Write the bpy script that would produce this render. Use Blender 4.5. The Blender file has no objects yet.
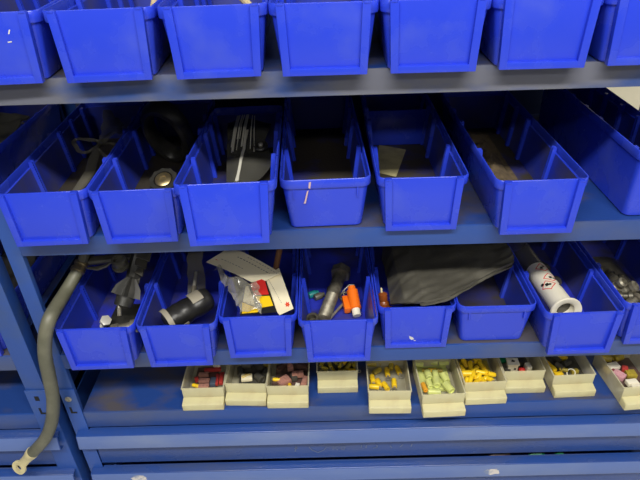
import bpy, bmesh, math, random
from mathutils import Vector, Matrix, Euler
random.seed(7)
S = bpy.context.scene
COL = S.collection
PI = math.pi
rad = math.radians

# ------------------------------------------------------------------ camera numbers
F_PX = 561.74
CAM = Vector((-0.0011, -0.8783, 1.5008))
RX = Vector((0.99957, -0.00727, -0.0283)).normalized()
RZ = Vector((-0.0091, 0.84297, -0.53788)).normalized()      # viewing direction
RY = RZ.cross(RX).normalized()                               # image down
RX = RY.cross(RZ).normalized()
def ray(u, v):
    return RX*((u-320)/F_PX) + RY*((v-240)/F_PX) + RZ
def at(u, v, z):
    """the point of the photo's sight line through (u, v) that lies at height z"""
    d = ray(u, v); return CAM + d*((z-CAM.z)/d.z)
def aty(u, v, y):
    d = ray(u, v); return CAM + d*((y-CAM.y)/d.y)

# heights of the four decks (floor = 0)
ZA, ZB, ZC, ZD = 1.2531, 0.9632, 0.6683, 0.4864
LIP, LIPD = 0.041, 0.0485

# ------------------------------------------------------------------ materials
def new_mat(name):
    m = bpy.data.materials.new(name); m.use_nodes = True
    nt = m.node_tree; b = nt.nodes['Principled BSDF']
    return m, nt, b
def setc(b, c): b.inputs['Base Color'].default_value = (c[0], c[1], c[2], 1)
def mat(name, col, rough=.5, metal=0., col2=None, scale=30., lo=.45, hi=.7, amt=1., bump=0., bscale=None, rough2=None, detail=6., stretch=None):
    m, nt, b = new_mat(name)
    setc(b, col); b.inputs['Roughness'].default_value = rough; b.inputs['Metallic'].default_value = metal
    N, L = nt.nodes, nt.links
    tc = N.new('ShaderNodeTexCoord'); src = tc.outputs['Object']
    oi = N.new('ShaderNodeObjectInfo')
    add = N.new('ShaderNodeVectorMath'); add.operation = 'ADD'
    mul = N.new('ShaderNodeVectorMath'); mul.operation = 'SCALE'; mul.inputs[3].default_value = 1.0
    cmb = N.new('ShaderNodeCombineXYZ')
    for i in range(3): L.new(oi.outputs['Random'], cmb.inputs[i])
    L.new(cmb.outputs[0], mul.inputs[0]); mul.inputs[3].default_value = 17.
    L.new(src, add.inputs[0]); L.new(mul.outputs[0], add.inputs[1])
    vec = add.outputs[0]
    if stretch:
        mp = N.new('ShaderNodeMapping'); mp.inputs['Scale'].default_value = stretch
        L.new(vec, mp.inputs[0]); vec = mp.outputs[0]
    if col2 is not None:
        nz = N.new('ShaderNodeTexNoise'); nz.inputs['Scale'].default_value = scale; nz.inputs['Detail'].default_value = detail
        L.new(vec, nz.inputs['Vector'])
        mr = N.new('ShaderNodeMapRange'); mr.inputs[1].default_value = lo; mr.inputs[2].default_value = hi
        mr.inputs[3].default_value = 0; mr.inputs[4].default_value = amt
        L.new(nz.outputs['Fac'], mr.inputs[0])
        mx = N.new('ShaderNodeMix'); mx.data_type = 'RGBA'
        mx.inputs[6].default_value = (*col, 1); mx.inputs[7].default_value = (*col2, 1)
        L.new(mr.outputs[0], mx.inputs[0]); L.new(mx.outputs[2], b.inputs['Base Color'])
        if rough2 is not None:
            m2 = N.new('ShaderNodeMapRange'); m2.inputs[3].default_value = rough; m2.inputs[4].default_value = rough2
            L.new(mr.outputs[0], m2.inputs[0]); L.new(m2.outputs[0], b.inputs['Roughness'])
    if bump:
        n2 = N.new('ShaderNodeTexNoise'); n2.inputs['Scale'].default_value = bscale or scale; n2.inputs['Detail'].default_value = 4
        L.new(vec, n2.inputs['Vector'])
        bp = N.new('ShaderNodeBump'); bp.inputs['Strength'].default_value = bump; bp.inputs['Distance'].default_value = .004
        L.new(n2.outputs['Fac'], bp.inputs['Height']); L.new(bp.outputs[0], b.inputs['Normal'])
    return m

BLUE = mat('blue_plastic', (.023, .053, .61), .25, col2=(.065, .10, .52), scale=14, lo=.5, hi=.78, amt=.55, rough2=.5, bump=.05, bscale=60)
BLUEF = mat('blue_plastic_dusty_shaded_floor', (.018, .022, .18), .7, col2=(.042, .034, .024), scale=9, lo=.30, hi=.48, amt=1., bump=.2, bscale=150)  # brown dirt over a blue darkened to carry the deep bin shade
BLUE.node_tree.nodes['Principled BSDF'].inputs['Specular IOR Level'].default_value = .48
BLUEI = mat('blue_plastic_dusty_shaded_inside', (.018, .038, .40), .38, col2=(.075, .072, .12), scale=10, lo=.42, hi=.68, amt=.75, bump=.05, bscale=60)  # dust plus interior shade, painted in as a darker, greyer blue
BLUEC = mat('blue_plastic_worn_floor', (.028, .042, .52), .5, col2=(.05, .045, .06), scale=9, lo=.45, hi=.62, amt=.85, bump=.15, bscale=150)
STEEL = mat('blue_painted_steel', (.020, .066, .28), .28, col2=(.085, .10, .15), scale=4, lo=.45, hi=.65, amt=.6, rough2=.45, bump=.03, bscale=40, stretch=(1, 2.2, 2.2))
STEELD = mat('dusty_blue_steel', (.022, .062, .24), .38, col2=(.155, .155, .17), scale=4, lo=.38, hi=.52, amt=.85, rough2=.5, bump=.03, bscale=40, stretch=(1, 2.2, 2.2))
DECK = mat('blue_painted_deck_grime', (.016, .052, .23), .36, col2=(.085, .072, .058), scale=6, lo=.44, hi=.60, amt=.85, rough2=.6, bump=.08, bscale=90, stretch=(1, 1.6, 1))
FRAME = mat('blue_painted_frame', (.022, .078, .34), .38, col2=(.05, .09, .2), scale=12, lo=.5, hi=.7, amt=.6, bump=.03, bscale=60)
DRAWER = mat('blue_painted_drawer', (.022, .065, .27), .24, col2=(.075, .09, .15), scale=7, lo=.45, hi=.68, amt=.6, rough2=.42, bump=.05, bscale=70, stretch=(.6, 2, 2))
HANDLE = mat('brightened_blue_front', (.10, .165, .42), .30, col2=(.21, .26, .40), scale=6, lo=.5, hi=.75, amt=.6, bump=.05, bscale=90, stretch=(.6, 2, 2))  # lighter than the drawer paint; the front's sheen is put into the colour
DARK = mat('dark_recess', (.006, .007, .010), .8)
ZINC = mat('zinc_steel', (.42, .40, .34), .42, .6, col2=(.26, .24, .2), scale=80, bump=.05)
BOLT = mat('oiled_bolt_steel', (.27, .25, .19), .45, .55, col2=(.15, .13, .10), scale=60, lo=.4, hi=.65)
WHITEM = mat('bright_plated_steel', (.72, .70, .62), .3, .5)
DBOLT = mat('dark_bolt_steel', (.11, .10, .075), .42, .5, col2=(.05, .045, .04), scale=60)
BRASS = mat('tarnished_brass', (.42, .33, .17), .36, .9, col2=(.2, .16, .1), scale=50)
LUG = mat('tinned_lug', (.80, .70, .38), .42, .25, col2=(.6, .52, .3), scale=40)
HOSE = mat('olive_grey_rubber', (.110, .110, .076), .46, col2=(.18, .175, .125), scale=25, lo=.45, hi=.7, amt=.7, bump=.08, bscale=120)
BLACKR = mat('black_rubber', (.014, .014, .014), .5, col2=(.035, .032, .028), scale=25)
BLACKP = mat('black_plastic', (.020, .0195, .017), .4, col2=(.045, .042, .036), scale=25, bump=.05)
GREYP = mat('smoky_grey_plastic', (.105, .10, .08), .36, col2=(.05, .048, .04), scale=30)
CLOTH = mat('black_tarpaulin_cloth', (.066, .062, .049), .5, col2=(.115, .108, .085), scale=12, bump=.6, bscale=32)
PAPER = mat('cream_paper', (.84, .76, .54), .7, col2=(.74, .66, .45), scale=12, lo=.5, hi=.8)
PAPERD = mat('yellowed_paper', (.42, .37, .19), .7, col2=(.3, .27, .14), scale=40)
WHITEP = mat('white_plastic', (.83, .78, .64), .4, col2=(.72, .66, .5), scale=14, lo=.5, hi=.8)
INK = mat('grey_ink', (.22, .2, .17), .7)
BLACKI = mat('black_ink', (.012, .012, .012), .5)
RED = mat('red_ink', (.72, .03, .025), .45)
YEL = mat('yellow_ink', (.86, .56, .01), .45)
YSL = mat('yellow_vinyl', (.86, .58, .015), .36, col2=(.7, .42, .02), scale=90)
YOL = mat('olive_yellow_vinyl', (.42, .32, .035), .42, col2=(.25, .19, .03), scale=70)
GRN = mat('pale_green_vinyl', (.64, .68, .22), .36, col2=(.52, .56, .2), scale=60)
PINK = mat('dusty_pink_plastic', (.42, .20, .15), .5, col2=(.27, .13, .11), scale=50)
LPINK = mat('pale_pink_plastic', (.62, .33, .36), .45, col2=(.5, .25, .3), scale=50)
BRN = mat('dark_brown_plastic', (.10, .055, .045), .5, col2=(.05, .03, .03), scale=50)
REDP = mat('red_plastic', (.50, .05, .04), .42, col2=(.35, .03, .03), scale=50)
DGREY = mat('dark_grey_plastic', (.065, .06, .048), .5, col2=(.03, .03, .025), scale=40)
SLATE = mat('slate_blue_plastic', (.07, .09, .13), .5)
TEAL = mat('teal_plastic', (.01, .22, .22), .4)
GREENP = mat('green_plastic', (.01, .20, .08), .5)
ORANGE = mat('orange_plastic', (.90, .17, .008), .38)
AMBER = mat('amber_plastic', (.24, .06, .012), .25)
DIRT = mat('brown_dirt', (.12, .085, .045), .9, col2=(.05, .037, .022), scale=60, bump=.5, bscale=120)
WOODY = mat('pale_stick_wood', (.62, .5, .3), .55, col2=(.45, .34, .2), scale=20, stretch=(8, 1, 8))
BROWNS = mat('brown_stick', (.22, .10, .04), .5, col2=(.12, .06, .03), scale=20)
CREAMW = mat('cream_wall_paint', (.86, .80, .62), .7, col2=(.8, .74, .56), scale=2)
GREYW = mat('grey_wall_paint', (.45, .45, .43), .8, col2=(.4, .4, .38), scale=2)
CONC = mat('light_grey_floor_paint', (.55, .55, .53), .5, col2=(.46, .46, .45), scale=1.5, bump=.05, bscale=40)

def clear_mat(name, col, trans, rough, trl=.35, dirt=None):
    m = bpy.data.materials.new(name); m.use_nodes = True
    nt = m.node_tree; N, L = nt.nodes, nt.links
    b = N['Principled BSDF']; out = N['Material Output']
    setc(b, col); b.inputs['Roughness'].default_value = rough
    if dirt:
        tc = N.new('ShaderNodeTexCoord'); nz = N.new('ShaderNodeTexNoise'); nz.inputs['Scale'].default_value = 28; nz.inputs['Detail'].default_value = 5
        L.new(tc.outputs['Object'], nz.inputs['Vector'])
        mx = N.new('ShaderNodeMix'); mx.data_type = 'RGBA'; mx.inputs[6].default_value = (*col, 1); mx.inputs[7].default_value = (*dirt, 1)
        mr = N.new('ShaderNodeMapRange'); mr.inputs[1].default_value = .45; mr.inputs[2].default_value = .75
        L.new(nz.outputs['Fac'], mr.inputs[0]); L.new(mr.outputs[0], mx.inputs[0]); L.new(mx.outputs[2], b.inputs['Base Color'])
    tl = N.new('ShaderNodeBsdfTranslucent'); tl.inputs['Color'].default_value = (*col, 1)
    m1 = N.new('ShaderNodeMixShader'); m1.inputs[0].default_value = trl
    L.new(b.outputs[0], m1.inputs[1]); L.new(tl.outputs[0], m1.inputs[2])
    tp = N.new('ShaderNodeBsdfTransparent')
    m2 = N.new('ShaderNodeMixShader'); m2.inputs[0].default_value = trans
    L.new(m1.outputs[0], m2.inputs[1]); L.new(tp.outputs[0], m2.inputs[2]); L.new(m2.outputs[0], out.inputs['Surface'])
    return m
FROST = clear_mat('frosted_clear_plastic', (.92, .87, .56), .28, .34, .35, (.70, .60, .38))
FROSTW = clear_mat('cloudy_clear_plastic', (.80, .76, .56), .46, .32, .3, (.62, .55, .36))
FROSTF = clear_mat('frosted_front_plastic', (.88, .83, .55), .38, .34, .3, (.78, .68, .42))
BAG = clear_mat('crinkled_clear_film', (.5, .48, .40), .70, .10, .15)
PALEF = clear_mat('pale_film_fringe', (.8, .78, .68), .25, .25, .3)
BAGD = clear_mat('dusty_clear_film', (.22, .21, .165), .5, .22, .25)
ZBAG = clear_mat('dark_zip_bag_film', (.075, .073, .062), .25, .2, .1)
SMOKE = clear_mat('smoky_clear_plastic', (.16, .15, .12), .38, .2, .2)

# ------------------------------------------------------------------ mesh helpers
class MB:
    def __init__(s): s.v = []; s.f = []; s.m = []
    def add(s, vs, fs, mi=0, M=None):
        o = len(s.v)
        for p in vs:
            p = Vector(p); s.v.append(M @ p if M is not None else p)
        for f in fs: s.f.append([o+i for i in f]); s.m.append(mi)
        return s
    def box(s, x0, x1, y0, y1, z0, z1, mi=0, M=None):
        vs = [(x, y, z) for z in (z0, z1) for y in (y0, y1) for x in (x0, x1)]
        fs = [(0, 2, 3, 1), (4, 5, 7, 6), (0, 1, 5, 4), (2, 6, 7, 3), (0, 4, 6, 2), (1, 3, 7, 5)]
        return s.add(vs, fs, mi, M)
    def prism(s, poly, a, b, axis='y', mi=0, M=None):
        n = len(poly)
        def P(p, t):
            return {'y': (p[0], t, p[1]), 'z': (p[0], p[1], t), 'x': (t, p[0], p[1])}[axis]
        vs = [P(p, a) for p in poly]+[P(p, b) for p in poly]
        fs = [tuple(range(n)), tuple(range(2*n-1, n-1, -1))]+[(i, i+n, (i+1) % n+n, (i+1) % n) for i in range(n)]
        return s.add(vs, fs, mi, M)
    def loft(s, rings, close0=True, close1=True, mi=0, M=None, loop=False):
        n = len(rings[0]); vs = [p for r in rings for p in r]; fs = []
        R = len(rings)
        for k in range(R if loop else R-1):
            k2 = (k+1) % R
            for i in range(n):
                j = (i+1) % n
                fs.append((k*n+i, k*n+j, k2*n+j, k2*n+i))
        if not loop:
            if close0: fs.append(tuple(range(n-1, -1, -1)))
            if close1: fs.append(tuple((R-1)*n+i for i in range(n)))
        return s.add(vs, fs, mi, M)
    def lathe(s, prof, n=24, mi=0, M=None, c0=True, c1=True):
        rings = [[(r*math.cos(2*PI*i/n), r*math.sin(2*PI*i/n), z) for i in range(n)] for r, z in prof]
        return s.loft(rings, c0, c1, mi, M)
    def tube(s, pts, rads, n=12, mi=0, M=None, flat=None, closed=False):
        pts = [Vector(p) for p in pts]
        if not hasattr(rads, '__len__'): rads = [rads]*len(pts)
        up = None; rings = []; K = len(pts)
        for i, p in enumerate(pts):
            a = pts[(i-1) % K if closed else max(i-1, 0)]; b = pts[(i+1) % K if closed else min(i+1, K-1)]
            t = (b-a).normalized()
            if up is None:
                up = Vector((0, 0, 1)) if abs(t.z) < .9 else Vector((0, 1, 0))
            x = up.cross(t).normalized(); y = t.cross(x).normalized(); up = y
            q = flat or 1.
            rings.append([p+x*math.cos(2*PI*k/n)*rads[i]+y*math.sin(2*PI*k/n)*rads[i]*q for k in range(n)])
        return s.loft(rings, mi=mi, M=M, loop=closed)
    def grid(s, fn, nu, nv, mi=0):
        vs = [fn(i/nu, j/nv) for j in range(nv+1) for i in range(nu+1)]
        fs = [(j*(nu+1)+i, j*(nu+1)+i+1, (j+1)*(nu+1)+i+1, (j+1)*(nu+1)+i) for j in range(nv) for i in range(nu)]
        return s.add(vs, fs, mi)
    def mesh(s, name, mats, bevel=0, smooth=35, solid=0, seg=2):
        me = bpy.data.meshes.new(name)
        me.from_pydata([tuple(p) for p in s.v], [], s.f)
        if not isinstance(mats, (list, tuple)): mats = [mats]
        for m in mats: me.materials.append(m)
        for p, i in zip(me.polygons, s.m): p.material_index = i
        bm = bmesh.new(); bm.from_mesh(me)
        if solid:
            bmesh.ops.solidify(bm, geom=bm.faces[:], thickness=solid)
        bmesh.ops.recalc_face_normals(bm, faces=bm.faces)
        if bevel:
            es = [e for e in bm.edges if len(e.link_faces) == 2 and e.calc_face_angle(0) > .6]
            bmesh.ops.bevel(bm, geom=es, offset=bevel, segments=seg, affect='EDGES', profile=.6, clamp_overlap=True)
        bm.to_mesh(me); bm.free()
        if smooth:
            for p in me.polygons: p.use_smooth = True
            me.set_sharp_from_angle(angle=rad(smooth))
        return me
    def build(s, name, mats, parent=None, **k):
        return obj(name, s.mesh(name, mats, **k), parent)
def obj(name, me, parent=None):
    o = bpy.data.objects.new(name, me); COL.objects.link(o)
    if parent is not None: o.parent = parent
    return o
def tag(o, label, cat, group=None, kind=None):
    o['label'] = label; o['category'] = cat
    if group: o['group'] = group
    if kind: o['kind'] = kind
    return o
def thing(name, label, cat, loc=(0, 0, 0), rot=(0, 0, 0), group=None):
    o = bpy.data.objects.new(name, None); COL.objects.link(o)
    o.empty_display_size = .02
    o.location = loc; o.rotation_euler = rot
    return tag(o, label, cat, group)
def struct(name, mb, m, **k):
    o = mb.build(name, m, **k); o['kind'] = 'structure'; return o
def frame(o, z, x=None):
    """matrix with origin o and local z along z"""
    z = Vector(z).normalized()
    x = Vector(x) if x is not None else (Vector((0, 0, 1)) if abs(z.z) < .9 else Vector((1, 0, 0)))
    y = z.cross(x).normalized(); x = y.cross(z).normalized()
    M = Matrix((x, y, z)).transposed().to_4x4(); M.translation = Vector(o); return M

# ------------------------------------------------------------------ setting
struct('floor', MB().box(-4, 4, -6, 1.6, -.05, 0), CONC)
struct('wall_back', MB().box(-4, 4, 1.6, 1.7, 0, 3), CREAMW)
struct('wall_right', MB().box(2.6, 2.7, -5, 1.6, 0, 3), GREYW)

# ------------------------------------------------------------------ shelving units
def unit(x0, x1, label, post_w, left_low, seed):
    u = thing('shelving_unit', label, 'shelving unit', ((x0+x1)/2, .27, 0), group='blue steel shelving units')
    ox, oy = (x0+x1)/2, .27
    T = Matrix.Translation((-ox, -oy, 0))
    D = .56
    for side, px in ((-1, x0), (1, x1)):
        a, b = (px, px+post_w) if side < 0 else (px-post_w, px)
        for y0 in (0, D-.034):
            m = MB()
            yo = y0 if y0 == 0 else D-.003
            m.box(a, b, yo, yo+.003, ZD-.03, 1.75, M=T)                    # face flange
            e = a if side < 0 else b-.003
            m.box(e, e+.003, y0+.003, y0+.033, ZD-.03, 1.75, M=T)         # side web
            e2 = b-.003 if side < 0 else a
            m.box(e2, e2+.003, y0+.003, y0+.012, ZD-.03, 1.75, M=T)
            m.build('post', FRAME, u, bevel=.0008)
            # lower frame leg, slightly wider, that the post is bolted into
            lw = post_w+.005
            a2, b2 = (px-.002, px-.002+lw) if side < 0 else (px+.002-lw, px+.002)
            yy = -.003 if y0 == 0 else D
            m = MB(); m.box(a2, b2, yy, yy+.003, .0, ZD+.08, M=T)
            m.box(a2 if side < 0 else b2-.003, a2+.003 if side < 0 else b2, y0, y0+.034, 0, ZD+.08, M=T)
            leg = m.build('lower_post', FRAME, u, bevel=.001)
            if y0 == 0:
                cx = (a2+b2)/2 - .002
                if left_low != side:
                    MB().lathe([(.0075, 0), (.0072, .0018), (.0045, .0028), (.0045, .0016), (.0, .0016)], 20, M=T @ frame((cx+.0, -.0035, ZD+.0515), (0, -1, 0))).build('screw', ZINC, leg)
                else:
                    MB().box(cx-.005, cx+.005, -.0035, -.0028, ZD+.048, ZD+.062, M=T).build('slot', DARK, leg)
                m = MB(); m.prism([(cx-.006, ZD+.004), (cx+.008, ZD+.004), (cx+.008, ZD+.009), (cx-.001, ZD+.009), (cx-.001, ZD+.024), (cx-.006, ZD+.024)], -.0036, -.0028, 'y', M=T)
                m.build('slot', DARK, leg)
    sx0, sx1 = x0+post_w+.0, x1-post_w-.0
    for z, lip in ((ZA, LIP), (ZB, LIP), (ZC, LIP), (ZD, LIPD)):
        m = MB()
        m.prism([(.0, z), (.0, z-lip), (.018, z-lip), (.018, z-lip+.0025), (.0025, z-lip+.0025), (.0025, z-.003), (D-.003, z-.003), (D-.003, z-lip), (D, z-lip), (D, z)], sx0, sx1, 'x', M=T)
        # deck skin carries the grime
        sh = m.build('shelf', STEELD if z == ZA else STEEL, u, bevel=.0018)
        MB().box(sx0+.002, sx1-.002, .004, D-.003, z-.001, z+.0004, M=T).build('deck', DECK, sh)
    MB().box(x0, min(x1, .70), D+.004, D+.008, .02, 1.75, M=T).build('back_panel', mat('dark_blue_back_panel', (.012, .03, .11), .6), u)
    # side sheets of the lower drawer cabinet
    for a in (x0+.004, x1-.006):
        MB().box(a, a+.002, .036, D, 0, ZD-.05, M=T).build('side_panel', FRAME, u)
    z0 = ZD-LIPD-.006
    k = 0
    while z0 - k*.1413 > .16:
        zt = z0-k*.1413
        m = MB()
        m.box(x0+post_w+.004, x1-post_w-.004, .0, .004, zt-.127, zt, M=T)
        m.box(x0+post_w+.02, x1-post_w-.02, .004, .50, zt-.064, zt-.061, M=T)
        for e in (x0+post_w+.02, x1-post_w-.023): m.box(e, e+.003, .004, .50, zt-.064, zt-.02, M=T)
        dr = m.build('drawer', DRAWER, u, bevel=.001)
        hb = MB()
        hb.prism([(0, zt), (0, zt-.004), (-.0155, zt-.0075), (-.0215, zt-.041), (-.010, zt-.0445), (-.010, zt-.047), (-.0235, zt-.0445), (-.0245, zt-.0425), (-.0195, zt-.005), (-.0175, zt-.0028)], x0+.006, x1-.004, 'x', M=T)
        hd = hb.build('drawer_handle', DRAWER, dr, bevel=.0012)
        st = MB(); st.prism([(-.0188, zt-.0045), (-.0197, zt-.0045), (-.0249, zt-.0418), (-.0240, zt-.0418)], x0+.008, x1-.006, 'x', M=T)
        st.build('brightened_front', HANDLE, hd, bevel=.0003)  # added strip, coloured lighter so the handle front shows brighter than its top
        k += 1
    # plinth
    MB().box(x0+.04, x1-.04, .01, .03, 0, .1, M=T).build('plinth', FRAME, u)
    return u
main = unit(-.600, .870, 'blue steel shelving unit holding the rows of blue bins, with drawers below', .029, 1, 1)
left = unit(-2.06, -.633, 'neighbouring blue steel shelving unit cut off at the left edge of the photo', .043, 1, 2)

# ------------------------------------------------------------------ blue bins
BW, BH, BL = .1605, .102, .50
def rrect(hx, y0, y1, r, z, n=5):
    pts = []
    for cx, cy, a0 in ((hx-r, y0+r, -90), (hx-r, y1-r, 0), (-hx+r, y1-r, 90), (-hx+r, y0+r, 180)):
        for i in range(n+1):
            a = rad(a0+90*i/n); pts.append((cx+r*math.cos(a), cy+r*math.sin(a), z))
    return pts
def bin_meshes(plain, BW=BW, BH=BH, taper=.0098, ribs=(.150, .300, .375, .450), floor=None):
    b = MB()
    ht = BW/2-.0042; hb = ht-taper
    fy = 0 if plain else .0032
    y0 = .004+fy
    outer = [rrect(hb-.003, y0+.010, BL-.012, .010, 0), rrect(hb, y0+.006, BL-.009, .013, .003),
             rrect(ht, y0, BL-.003, .014, BH-.017)]
    hi, fi = ht-.0026, hb-.0022
    inner = [rrect(hi, y0+.0026, BL-.0056, .012, BH-.017), rrect(fi, y0+.009, BL-.012, .011, .0045)]
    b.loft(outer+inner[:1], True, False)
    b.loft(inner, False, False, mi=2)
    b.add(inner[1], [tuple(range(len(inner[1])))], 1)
    # slotted divider ribs moulded along both walls
    for ry in ribs:
        for s in (-1, 1):
            for dy in (-.0048, .0018):
                p = [(s*(fi+.001), .005), (s*(hi+.0012), BH-.018), (s*(hi+.0012), BH-.0045), (s*(hi-.0062), BH-.0045), (s*(fi-.0068), .005)]
                b.prism(p, ry+dy, ry+dy+.0035, 'y')
            p = [(s*(fi+.001), .005), (s*(hi+.0012), BH-.018), (s*(hi+.0012), BH-.006), (s*(hi-.002), BH-.006), (s*(fi-.0026), .005)]
            b.prism(p, ry-.003, ry+.003, 'y')
    if plain:
        for x in ((-.056, .056) if BW > .12 else ()): b.box(x-.0012, x+.0012, .0005, .005, BH-.036, BH-.016)
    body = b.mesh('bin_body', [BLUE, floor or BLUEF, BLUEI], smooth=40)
    r = MB(); h = BW/2
    R = [rrect(ht-.001, fy+.003, BL-.003, .014, BH-.0172), rrect(h-.0006, fy+.0008, BL-.0006, .0165, BH-.0168), rrect(h, fy, BL, .017, BH-.015), rrect(h, fy, BL, .017, BH-.0012), rrect(h-.0010, fy+.001, BL-.001, .016, BH),
         rrect(h-.0026, fy+.0026, BL-.0026, .0145, BH), rrect(h-.0034, fy+.0034, BL-.0034, .014, BH-.0012), rrect(h-.0038, fy+.0038, BL-.0038, .0135, BH-.0155), rrect(ht-.0024, fy+.006, BL-.006, .012, BH-.0168)]
    r.loft(R, loop=True)
    rim = r.mesh('bin_rim', BLUE, smooth=40)
    fr = None
    if not plain:
        f = MB()
        f.prism([(-.062, .002), (.062, .002), (.066, BH-.0005), (-.066, BH-.0005)], .0022, .0085, 'y')     # panel
        for s in (-1, 1):
            f.prism([(s*.0518, 0), (s*.0636, 0), (s*.0682, BH+.0004), (s*.0555, BH+.0004)], -.0042, .0075, 'y')
            f.prism([(s*.0575, BH-.002), (s*.0667, BH-.002), (s*.0667, BH+.0012), (s*.0575, BH+.0012)], -.0050, .006, 'y')
        f.box(-.0535, .0535, -.0042, .0075, 0, .0105)
        fr = f.mesh('bin_label_frame', BLUE, bevel=.0011, smooth=40)
    return body, rim, fr
BM, BMP = bin_meshes(False), bin_meshes(True)
BMC = bin_meshes(False, floor=BLUEC); BMN = bin_meshes(True, .094, .130, .0012, (.041, .186, .257, .33, .40))
def make_bin(x, y, z, yaw, label, group, plain=False, tilt=0, divider=False, narrow=False):
    t = thing('storage_bin', label, 'bin', (x, y, z), (0, 0, rad(yaw)), group)
    t.rotation_euler = Euler((-tilt, 0, rad(yaw)))
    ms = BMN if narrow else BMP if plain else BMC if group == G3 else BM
    obj('body', ms[0], t); obj('rim', ms[1], t)
    if ms[2]: obj('label_frame', ms[2], t)
    if divider:
        m = MB(); m.prism([(-.0615, .006), (.0615, .006), (.0705, BH-.012), (-.0705, BH-.012)], .3738, .3762, 'y')
        m.build('divider', BLUE, t, bevel=.0005)
    return t
G1, G2, G3 = 'blue bins on the top shelf', 'blue bins on the middle shelf', 'blue bins on the lower shelf'
e = .0008
make_bin(-.487, -.026, ZA+e, 3, 'blue bin at far left of the top row, white scratch on its front', G1)
make_bin(-.3205, -.0246, ZA+e, 2.6, 'second blue bin from left in the top row, a brown stick poking up', G1)
make_bin(-.1548, -.0235, ZA+e, 2.2, 'third blue bin from the left in the top row, a pale stick lying inside', G1)
make_bin(.0057, -.0271, ZA+e, -.4, 'blue bin seen square on in the middle of the top row', G1)
make_bin(.168, -.029, ZA+e, -.8, 'blue bin just right of the middle one in the top row', G1)
make_bin(.331, -.027, ZA+e, -.6, 'second blue bin from the right in the top row', G1)
make_bin(.495, -.023, ZA+e, -.5, 'blue bin cut off at the right end of the top row', G1)

make_bin(-.740, .0215, ZB+e, 0, 'blue bin mostly hidden at the far left of the middle row, a grey bag inside', G2)
make_bin(-.4895, -.0267, ZB+e, 1.6, 'blue bin in the middle row holding clear plastic brackets and film, above the grey cable', G2)
make_bin(-.3280, -.0267, ZB+e, 1.4, 'blue bin in the middle row holding a big black rubber ring', G2)
make_bin(-.1540, -.1175, .9632+.0500, 2.0, 'blue bin pulled out and tipped up in the middle row, a zip bag inside', G2, tilt=math.asin(.0492/.5))
make_bin(.0024, -.0033, ZB+e, 1.4, 'empty blue bin turned around to show its plain end in the middle row', G2, plain=True)
make_bin(.1723, -.0102, ZB+e, -.1, 'blue bin in the middle row with a yellowed paper slip on its floor', G2, divider=True)
make_bin(.3715, -.0330, ZB+e, .5, 'blue bin in the middle row with brown dirt heaped on its floor', G2)
make_bin(.5915, .004, ZB+e, .0, 'tall narrow blue bin showing its long left side at right end of the middle row', G2, narrow=True)

make_bin(-.758, .004, ZC+e, 0, 'blue bin in the left neighbouring unit, mostly hidden behind its post', G3)
make_bin(-.4645, -.0412, ZC+e, .8, 'blue bin in the lower row holding black fittings, the grey cable hanging out', G3)
make_bin(-.3019, -.0386, ZC+e, .8, 'blue bin in the lower row holding a black wrapped roll', G3)
make_bin(-.1410, -.0184, ZC+e, .8, 'blue bin in the lower row stuffed with cream leaflets and a red and yellow card', G3)
make_bin(.0205, -.0361, ZC+e, .2, 'blue bin in the lower row holding a big bolt and an orange clip', G3)
make_bin(.1825, -.0021, ZC+e, .1, 'blue bin with white paint specks on its front, under the black cloth', G3)
make_bin(.3445, -.0009, ZC+e, .1, 'empty plain-ended blue bin in the lower row, black cloth over its back', G3, plain=True)
make_bin(.5111, -.0321, ZC+e, .8, 'blue bin in the lower row holding the white cartridge tube', G3)
make_bin(.6775, -.0080, ZC+e, .4, 'blue bin cut off at the right end of the lower row, metal fittings inside', G3)

FB = ZB+.0055       # bin floors
FC = ZC+.0055

# ------------------------------------------------------------------ things in the top row
def stick(name, label, p, q, r, m, cat='stick'):
    o = thing(name, label, cat, p)
    d = Vector(q)-Vector(p); k = r
    MB().tube([(0, 0, 0), d*.02, d*.98, d], [r*.8, r, r, r*.8], 10).build('shaft', m, o)
    return o
stick('wooden_stick', 'pale wooden stick lying across the third top bin', (-.105, .06, ZA+.083), (-.205, .36, ZA+.10), .006, WOODY)
stick('brown_stick', 'brown stick poking up from the second top bin', (-.276, .03, ZA+.018), (-.300, .30, ZA+.125), .006, WOODY)

# ------------------------------------------------------------------ crumpled film helper
def film(name, outline_fn, m, parent=None, nu=26, nv=26, amp=.008, seed=0, freq=22., solid=.0008):
    from mathutils import noise
    mb = MB()
    def fn(u, v):
        p = Vector(outline_fn(u, v)); q = p*freq+Vector((seed*3.1, seed*1.7, 0))
        n = noise.noise(q); n2 = noise.noise(q*2.3); n3 = abs(noise.noise(q*1.3+Vector((5, 5, 5))))
        return p+Vector((n2*.4, n*.5, n+.6*n3))*amp
    mb.grid(fn, nu, nv)
    return mb.build(name, m, parent, solid=solid, smooth=50)
def quad(a, b, c, d):
    a, b, c, d = map(Vector, (a, b, c, d))
    return lambda u, v: (a*(1-u)+b*u)*(1-v)+(d*(1-u)+c*u)*v

# left hidden bin: grey bag with a bit of bare metal
o = film('grey_bag', quad((-.79, .14, FB+.03), (-.715, .14, FB+.035), (-.70, .42, FB+.085), (-.78, .42, FB+.085)), GREYP, amp=.014, seed=2, solid=.004)
tag(o, 'crumpled grey bag in the hidden bin at far left of the middle row', 'bag')
p = at(19, 118, FB+.05)
o = thing('metal_clip', 'shiny little metal clip beside the grey bag at far left', 'clip', p)
MB().tube([(-.012, .012, .004), (0, 0, 0), (.012, -.006, -.002)], .003, 8).build('prong', ZINC, o)
MB().tube([(-.012, .012, -.006), (0, 0, -.010), (.010, -.006, -.012)], .003, 8).build('prong', ZINC, o)

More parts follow.
